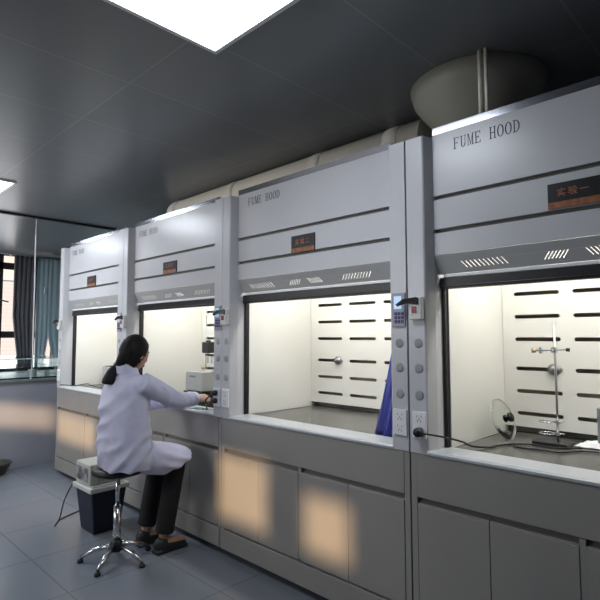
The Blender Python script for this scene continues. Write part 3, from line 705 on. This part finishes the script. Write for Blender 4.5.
mb = MB(); mb.ell((-3.80, 1.79, qz1 + .004), (.055, .05, .026)); mb.build('pump_knob', M['pumpgrey'], pu)
mb = MB(); mb.tube(bez([(-3.985, 1.615, .32), (-4.0, 1.60, .30), (-4.0, 1.55, .2), (-4.02, 1.53, .08), (-4.08, 1.52, .006), (-4.2, 1.6, .006), (-4.3, 1.8, .006)], 8), .005, 8)
tag(mb.build('cable', M['black']), 'dark cable dropping from the crate lid to the floor', 'cable')

# ------------------------------------------------------------------ stool
sx, sy = -3.205, 1.58
st = thing('stool', (sx, sy, 0), 'round black swivel stool under the seated person', 'stool')
mb = MB(); mb.lathe((sx, sy, 0), [(0, .545), (.14, .545), (.158, .552), (.163, .568), (.158, .584), (.14, .592), (0, .594)], 40); mb.build('seat', M['stoolseat'], st)
mb = MB(); mb.lathe((sx, sy, 0), [(0, .525), (.075, .525), (.10, .544), (0, .5445)], 24); mb.build('seat_plate', M['steel'], st)
mb = MB(); mb.cyl((sx, sy, .10), (sx, sy, .34), .024, 18); mb.cyl((sx, sy, .34), (sx, sy, .525), .0145, 18); mb.build('pole', M['chrome'], st)
mb = MB(); mb.lathe((sx, sy, 0), [(0, .06), (.035, .06), (.035, .12), (.024, .13), (0, .13)], 20); mb.build('hub', M['black'], st)
for i in range(5):
    t = 2 * PI * i / 5 + .3; c_, s_ = math.cos(t), math.sin(t)
    mb = MB(); mb.tube([(sx + .02 * c_, sy + .02 * s_, .095), (sx + .14 * c_, sy + .14 * s_, .07), (sx + .22 * c_, sy + .22 * s_, .03)], [.018, .015, .011], 10); lg = mb.build('leg', M['chrome'], st)
    mb = MB(); mb.lathe((sx + .22 * c_, sy + .22 * s_, 0.001), [(0, 0), (.02, 0), (.02, .012), (.012, .022), (0, .024)], 16); mb.build('foot_pad', M['black'], lg)

# ------------------------------------------------------------------ seated person
pe = thing('person', (-3.17, 1.6, .594), 'seated person in white lab coat with dark ponytail reaching into the hood', 'person')
PV = Vector
hipR, hipL = PV((-3.065, 1.62, .682)), PV((-3.235, 1.62, .682))
kneeR, kneeL = PV((-3.07, 1.925, .585)), PV((-3.30, 1.93, .59))
ankR, ankL = PV((-3.10, 1.86, .11)), PV((-3.30, 1.84, .11))
shR, shL = PV((-3.005, 1.645, 1.135)), PV((-3.345, 1.62, 1.135))
elR, wrR = PV((-2.985, 1.865, 1.005)), PV((-3.045, 2.045, .995))
elL, wrL = PV((-3.40, 1.83, .955)), PV((-3.33, 2.03, .955))
hc = PV((-3.140, 1.645, 1.318)); hyaw = math.radians(12)   # facing +Y turned a little to the left
Rh = Matrix.Rotation(hyaw, 3, 'Z') @ Matrix.Rotation(math.radians(-14), 3, 'X')

def voxel(o, size, smooth=3, fac=.5):
    r = o.modifiers.new('remesh', 'REMESH'); r.mode = 'VOXEL'; r.voxel_size = size; r.use_smooth_shade = True
    if smooth:
        s_ = o.modifiers.new('smooth', 'SMOOTH'); s_.iterations = smooth; s_.factor = fac
def capsule(mb, a, b, ra, rb, n=18):
    mb.tube([a, a + (b - a) * .33, a + (b - a) * .67, b], [ra, ra + (rb - ra) * .33, ra + (rb - ra) * .67, rb], n)
    mb.ell(a, (ra,) * 3); mb.ell(b, (rb,) * 3)

# head shape as one sculpted sphere, local: +y face, +x right
def head_mesh(mb):
    nu, nv = 56, 40; vs = []; fs = []
    for i in range(nv + 1):
        th = PI * i / nv
        for j in range(nu):
            ph = 2 * PI * j / nu
            d = PV((math.sin(th) * math.cos(ph), math.sin(th) * math.sin(ph), math.cos(th)))
            p = PV((d.x * .074, d.y * .094, d.z * .112))
            if p.z < 0:      # jaw narrows, chin comes forward
                t = min(1, -p.z / .112); p.x *= 1 - .30 * t ** 1.5; 
                if p.y < 0: p.y *= 1 - .42 * t
                else: p.y *= 1 - .10 * t * t; p.y += .006 * t
            f = max(0, d.y)
            g = lambda cx, cz, sx_, sz_: math.exp(-((p.x - cx) / sx_) ** 2 - ((p.z - cz) / sz_) ** 2) * (1 if d.y > .2 else 0)
            p.y += .022 * g(0, -.030, .011, .016) + .010 * g(0, -.008, .009, .02)       # nose
            p.y -= .008 * (g(.031, .002, .016, .011) + g(-.031, .002, .016, .011))      # eye sockets
            p.y += .005 * (g(.03, .022, .022, .008) + g(-.03, .022, .022, .008))        # brows
            p.y += .006 * (g(0, -.061, .02, .005) + g(0, -.072, .017, .005)) - .003 * g(0, -.0665, .02, .002)   # lips
            p.y += .006 * g(0, -.095, .018, .012)
            p.y += .003 * (g(.04, -.035, .02, .02) + g(-.04, -.035, .02, .02))
            vs.append(hc + Rh @ p)
    for i in range(nv):
        for j in range(nu): fs.append((i * nu + j, (i + 1) * nu + j, (i + 1) * nu + (j + 1) % nu, i * nu + (j + 1) % nu))
    mb.add(vs, fs, True)
    for sg in (1, -1):      # ears
        c = hc + Rh @ PV((sg * .074, -.006, -.012)); rot = Rh @ Matrix.Rotation(sg * math.radians(-22), 3, 'Z')
        mb.ell(c, (.008, .018, .030), rot)
def hand(mb, wr, fwd, dn, side, curl, r=.0082):
    """palm + five fingers; fwd along the hand, dn = palm normal, side = towards the thumb"""
    fwd, dn, side = fwd.normalized(), dn.normalized(), side.normalized()
    rot = Matrix((side, fwd, dn)).transposed()
    mb.tube([wr - fwd * .02, wr + fwd * .02], [.024, .026], 14)
    mb.ell(wr + fwd * .048, (.041, .052, .016), rot)
    mb.ell(wr + fwd * .030 + side * .024 + dn * .005, (.020, .034, .016), rot)
    for k, (off, ln) in enumerate(((.030, .068), (.0105, .076), (-.009, .070), (-.0275, .055))):
        p = wr + fwd * (.088 - .006 * abs(k - 1)) + side * off; d = fwd.copy(); pts = [wr + fwd * .05 + side * off * .8, p]
        for q, fr in enumerate((.45, .30, .25)):
            ang = curl * (.75, 1.0, .8)[q]
            c_, s_ = math.cos(ang), math.sin(ang); nd = d * c_ + (dn if q == 0 else dn2) * s_; dn2 = (dn if q == 0 else dn2) * c_ - d * s_
            d = nd.normalized(); pts.append(pts[-1] + d * ln * fr)
        rr = r * (1, 1.02, 1, .88)[k]
        mb.tube(pts, [rr, rr * 1.05, rr, rr * .92, rr * .82], 10); mb.ell(pts[-1], (rr * .82,) * 3, nu=10, nv=6)
    t0 = wr + fwd * .025 + side * .026; d1 = (fwd * .62 + side * .62 + dn * .45).normalized(); d2 = (fwd * .86 + side * .10 + dn * .5).normalized()
    pts = [t0, t0 + d1 * .034, t0 + d1 * .034 + d2 * .028, t0 + d1 * .034 + d2 * .05]
    mb.tube(pts, [.013, .0105, .0095, .008], 10); mb.ell(pts[-1], (.008,) * 3, nu=10, nv=6)

mb = MB()
head_mesh(mb)
neck0 = PV((-3.168, 1.598, 1.15)); mb.tube([neck0, hc + Rh @ PV((0, -.028, -.055))], [.056, .050], 20)
def ering(c, a, b, n=36, rot=0, e=2.3):
    out = []
    for j in range(n):
        t = 2 * PI * j / n; cx, sy_ = math.cos(t), math.sin(t)
        x = a * math.copysign(abs(cx) ** (2 / e), cx); y = b * math.copysign(abs(sy_) ** (2 / e), sy_)
        out.append(PV((c[0] + x * math.cos(rot) - y * math.sin(rot), c[1] + x * math.sin(rot) + y * math.cos(rot), c[2])))
    return out
mb.loft([ering((-3.15, 1.60, .63), .140, .10), ering((-3.15, 1.60, .75), .14, .095), ering((-3.155, 1.595, .90), .12, .08), ering((-3.165, 1.60, 1.05), .135, .08), ering((-3.17, 1.605, 1.14), .12, .055), ering((-3.17, 1.605, 1.18), .05, .045)])
for h_, k_, a_ in ((hipR, kneeR, ankR), (hipL, kneeL, ankL)):
    capsule(mb, h_, k_, .080, .052); capsule(mb, k_, a_, .050, .034)
    capsule(mb, a_ + PV((0, -.01, -.05)), a_ + PV((0, .14, -.068)), .036, .028)
for s_, e_, w_ in ((shR, elR, wrR), (shL, elL, wrL)):
    capsule(mb, s_, e_, .046, .036); capsule(mb, e_, w_, .036, .025)
fR = (PV((-3.0, 2.15, 1.0)) - wrR)
hand(mb, wrR, fR, PV((-.55, .15, -.75)), PV((-.75, .2, .55)), .80)
fL = PV((.25, .95, -.05)); hand(mb, wrL, fL, PV((.1, 0, -1)), PV((.95, -.25, .05)), .45)
body = mb.build('body', M['skin'], pe); voxel(body, .0042, 2)
for sg in (1, -1):
    mb = MB(); mb.ell(hc + Rh @ PV((sg * .031, .0735, .002)), (.0115,) * 3); ey = mb.build('eye', M['eye'], pe)
    mb = MB(); mb.ell(hc + Rh @ PV((sg * .031, .0825, -.002)), (.0062, .0030, .0062), Rh, 14, 8); mb.build('iris', M['hair'], ey)
    mb = MB(); mb.ell(hc + Rh @ PV((sg * .031, .0742, .0068)), (.0135, .0125, .0082), Rh); mb.build('eyelid', M['skin'], ey)
    mb = MB(); mb.tube(bez([hc + Rh @ PV((sg * .014, .0895, .021)), hc + Rh @ PV((sg * .031, .0875, .026)), hc + Rh @ PV((sg * .049, .0765, .021))], 4), [.0022, .0027, .003, .003, .003, .0028, .0025, .002, .0015], 8); mb.build('eyebrow', M['hair'], pe)

mb = MB(); mb.ell(hc + Rh @ PV((0, .0865, -.061)), (.019, .006, .0042), Rh); mb.ell(hc + Rh @ PV((0, .0865, -.0695)), (.017, .006, .005), Rh)
mb.build('lips', M['lip'], pe)
# trousers and shoes
mb = MB()
for h_, k_, a_ in ((hipR, kneeR, ankR), (hipL, kneeL, ankL)):
    capsule(mb, h_, k_, .088, .068); mb.tube([k_, k_ + (a_ - k_) * .5, a_ + PV((0, 0, .015))], [.066, .064, .062], 20); mb.ell(k_, (.068,) * 3)
mb.ell((-3.15, 1.60, .67), (.150, .11, .075))
tro = mb.build('trousers', M['trouser'], pe); voxel(tro, .010, 3)
for a_ in (ankR, ankL):
    mb = MB(); mb.ell(a_ + PV((0, -.02, -.055)), (.043, .055, .048)); capsule(mb, a_ + PV((0, 0, -.07)), a_ + PV((0, .135, -.078)), .042, .032)
    mb.box(a_.x - .040, a_.x + .040, a_.y - .07, a_.y + .165, .002, .022)
    sh = mb.build('shoe', M['shoe'], pe); voxel(sh, .006, 2)

# lab coat : torso, lap and sleeves merged, then creased
mb = MB()
mb.loft([ering((-3.145, 1.600, .592), .190, .150), ering((-3.145, 1.600, .65), .205, .160), ering((-3.150, 1.592, .74), .203, .158), ering((-3.155, 1.590, .86), .190, .145), ering((-3.160, 1.590, .98), .187, .140), ering((-3.165, 1.595, 1.08), .186, .126), ering((-3.168, 1.60, 1.145), .160, .100), ering((-3.170, 1.602, 1.18), .100, .080), ering((-3.169, 1.600, 1.208), .070, .066)])
def lapring(y, cx, a, zb, zt, sl_):
    out = []; cz = (zb + zt) / 2; b = (zt - zb) / 2
    for j in range(36):
        t = 2 * PI * j / 36; c_, s_ = math.cos(t), math.sin(t)
        out.append(PV((cx + a * math.copysign(abs(c_) ** .7, c_), y + sl_ * math.copysign(abs(s_) ** .8, s_), cz + b * math.copysign(abs(s_) ** .8, s_))))
    return out
mb.loft([lapring(1.61, -3.15, .165, .585, .75, 0), lapring(1.70, -3.155, .215, .535, .75, .0), lapring(1.80, -3.16, .225, .520, .715, .01), lapring(1.88, -3.165, .232, .530, .69, .035), lapring(1.935, -3.17, .238, .548, .662, .085)])
for s_, e_, w_, c_ in ((shR, elR, wrR, -.012), (shL, elL, wrL, -.012)):
    mid = w_ + (e_ - w_).normalized() * .012
    mb.tube(bez([s_ + PV((0, -.02, .0)), s_ + (e_ - s_) * .5 + PV((0, 0, -.004)), e_, e_ + (mid - e_) * .5, mid], 5), [.072 - .024 * i / 20 for i in range(21)], 22)
    mb.ell(s_ + PV((-.012 if s_ is shR else .012, -.02, -.02)), (.066, .066, .070)); mb.ell(e_, (.060,) * 3)
coat = mb.build('lab_coat', M['coat'], pe); voxel(coat, .0075, 3, .5)
# bake the remesh so creases can be pressed in
dg = bpy.context.evaluated_depsgraph_get(); me2 = bpy.data.meshes.new_from_object(coat.evaluated_get(dg)); coat.modifiers.clear()
coat.data = me2
off = parent_origin(coat); disp = []
for v in me2.vertices:
    w = v.co + off; n = v.normal
    d = 0
    back = min(1, max(0, (1.76 - w.y) * 10)) * min(1, max(0, (1.14 - w.z) * 6))
    s1 = w.z * .85 - w.x * .42 - w.y * .62
    wl = math.sin(s1 * 55 + 4.0 * noise.noise(w * 5)); sharp = 1.1 - 2 * math.sqrt(math.sin(s1 * 32 + 2.4 * noise.noise(w * 3.5)) ** 2 + .03)
    m1 = max(0, noise.noise(w * 4.0 + Vector((3, 1, 7))) + .32)
    d += back * (.0155 * m1 * sharp + .004 * wl * m1 + .005 * noise.noise(w * 7))
    lap = min(1, max(0, (w.y - 1.70) * 10)) * min(1, max(0, (.80 - w.z) * 12))
    d += lap * .0055 * math.sin((w.z * 1.1 + (w.y - 1.6) * .30) * 90 + 1.2 * noise.noise(w * 6))
    if w.z > .85 and w.y > 1.66 and w.z < 1.12:
        arm = min(1, (w.y - 1.66) * 10)
        d += arm * .0075 * (1 - 2 * abs(math.sin((w.y + w.z * .6 - w.x * .5) * 38 + 1.8 * noise.noise(w * 9))) ** .7) * (.5 + .6 * noise.noise(w * 7))
    disp.append(n * d)
for v, d in zip(me2.vertices, disp): v.co = v.co + d
for p in me2.polygons: p.use_smooth = True
ss = coat.modifiers.new('smooth', 'SMOOTH'); ss.iterations = 2; ss.factor = .5
# collar and cuffs
mb = MB(); rr = []
for z, a_, b_ in ((1.170, .100, .092), (1.205, .086, .083), (1.245, .077, .077), (1.249, .071, .071), (1.21, .072, .070)):
    rr.append([PV((p.x, p.y, p.z - (p.y - 1.58) * .34)) for p in ering((-3.169, 1.604 + (1.2 - z) * .1, z), a_, b_, e=2)])
mb.loft(rr, cap=False); mb.build('collar', M['coat'], coat)
for e_, w_ in ((elR, wrR), (elL, wrL)):
    d_ = (w_ - e_).normalized(); mb = MB(); mb.tube([w_ - d_ * .045, w_ - d_ * .02, w_ + d_ * .008], [.047, .047, .046], 24, cap=False)
    cu = mb.build('cuff', M['coat'], coat); sd = cu.modifiers.new('s', 'SOLIDIFY'); sd.thickness = .004; sd.offset = 0

# hair : cap with hairline, plus ponytail
mb = MB(); nu, nv = 64, 44; vs = []; fs = []; keep = []
for i in range(nv + 1):
    th = PI * i / nv
    for j in range(nu):
        ph = 2 * PI * j / nu
        d = PV((math.sin(th) * math.cos(ph), math.sin(th) * math.sin(ph), math.cos(th)))
        p = PV((d.x * .087, d.y * .104, d.z * .124)); p.y -= .006; p.z += .002
        if p.z < 0 and p.y < 0: p.y *= 1 - .22 * min(1, -p.z / .12)
        if p.z < 0: p.x *= 1 - .22 * min(1, -p.z / .12)
        p *= 1 + .008 * math.sin(ph * 17 + th * 3)
        vs.append(hc + Rh @ p)
        lim = -.098 if p.y < -.01 else (-.098 + (p.y + .01) / .055 * .130)
        keep.append(p.z > min(lim, .062))
for i in range(nv):
    for j in range(nu):
        q = (i * nu + j, (i + 1) * nu + j, (i + 1) * nu + (j + 1) % nu, i * nu + (j + 1) % nu)
        if all(keep[k] for k in q): fs.append(q)
mb.add(vs, fs, True); hr = mb.build('hair', M['hair'], pe); sd = hr.modifiers.new('s', 'SOLIDIFY'); sd.thickness = .012; sd.offset = -1
tie = PV((-3.172, 1.543, 1.240))
path = bez([hc + Rh @ PV((0, -.060, -.02)), hc + Rh @ PV((-.01, -.080, -.065)), tie, PV((-3.172, 1.508, 1.198)), PV((-3.166, 1.490, 1.150)), PV((-3.164, 1.486, 1.124))], 6)
k = len(path); rr = []
for i in range(k):
    t = i / (k - 1); rr.append(.052 - .030 * t / .4 if t < .4 else .022 + .024 * min(1, (t - .4) / .4) - (.012 * ((t - .9) / .1) if t > .9 else 0))
mb = MB(); mb.tube(path, rr, 20); pt = mb.build('ponytail', M['hair'], hr)
mb = MB(); tv = (path[13] - path[11]).normalized(); u_ = tv.orthogonal().normalized(); v_ = tv.cross(u_)
mb.tube([path[12] + (u_ * math.cos(t) + v_ * math.sin(t)) * .024 for t in [2 * PI * i / 20 for i in range(20)]], .006, 8, closed=True); mb.build('hair_tie', M['black'], hr)

# ------------------------------------------------------------------ light
wd = bpy.data.worlds.new('world'); S.world = wd; wd.use_nodes = True
bg = wd.node_tree.nodes['Background']; bg.inputs[0].default_value = (.70, .82, 1, 1); bg.inputs[1].default_value = .55
def area(name, loc, rot, sx_, sy_, e, col):
    l = bpy.data.lights.new(name, 'AREA'); l.shape = 'RECTANGLE'; l.size = sx_; l.size_y = sy_; l.energy = e; l.color = col
    o = bpy.data.objects.new(name, l); COL.objects.link(o); o.location = loc; o.rotation_euler = rot; return o
sl = bpy.data.lights.new('evening_sun', 'SUN'); sl.energy = 6.3; sl.angle = math.radians(1.7); sl.color = (1, .68, .38)
so = bpy.data.objects.new('evening_sun', sl); COL.objects.link(so); so.rotation_euler = SUN.to_track_quat('-Z', 'Y').to_euler(); so.location = (3, -6, 4)
# added fill lamp before the solid rear wall; daylight of the end window
area('rear_fill_light', (-4.9, YR + .06, 2.05), (math.radians(90), 0, 0), 3.6, .9, 37, (.98, .96, .95)).data.spread = math.radians(115)
area('end_window_daylight', (XE - .05, 2.1, 1.75), (0, math.radians(-90), 0), 1.5, 1.6, 14, (.85, .92, 1))
for x, e in ((-4.96, 25), (-6.95, 18), (-1.55, 10)):
    area('ceiling_lamp_light', (x, LAMPY, H - .02), (0, 0, 0), .54, .54, e, (.84, .91, 1))

S.view_settings.view_transform = 'Standard'; S.view_settings.look = 'None'; S.view_settings.gamma = 1; S.view_settings.exposure = 0
S.view_settings.use_curve_mapping = False
S.cycles.use_denoising = True
S.cycles.max_bounces = 10; S.cycles.transmission_bounces = 8; S.cycles.sample_clamp_indirect = 6
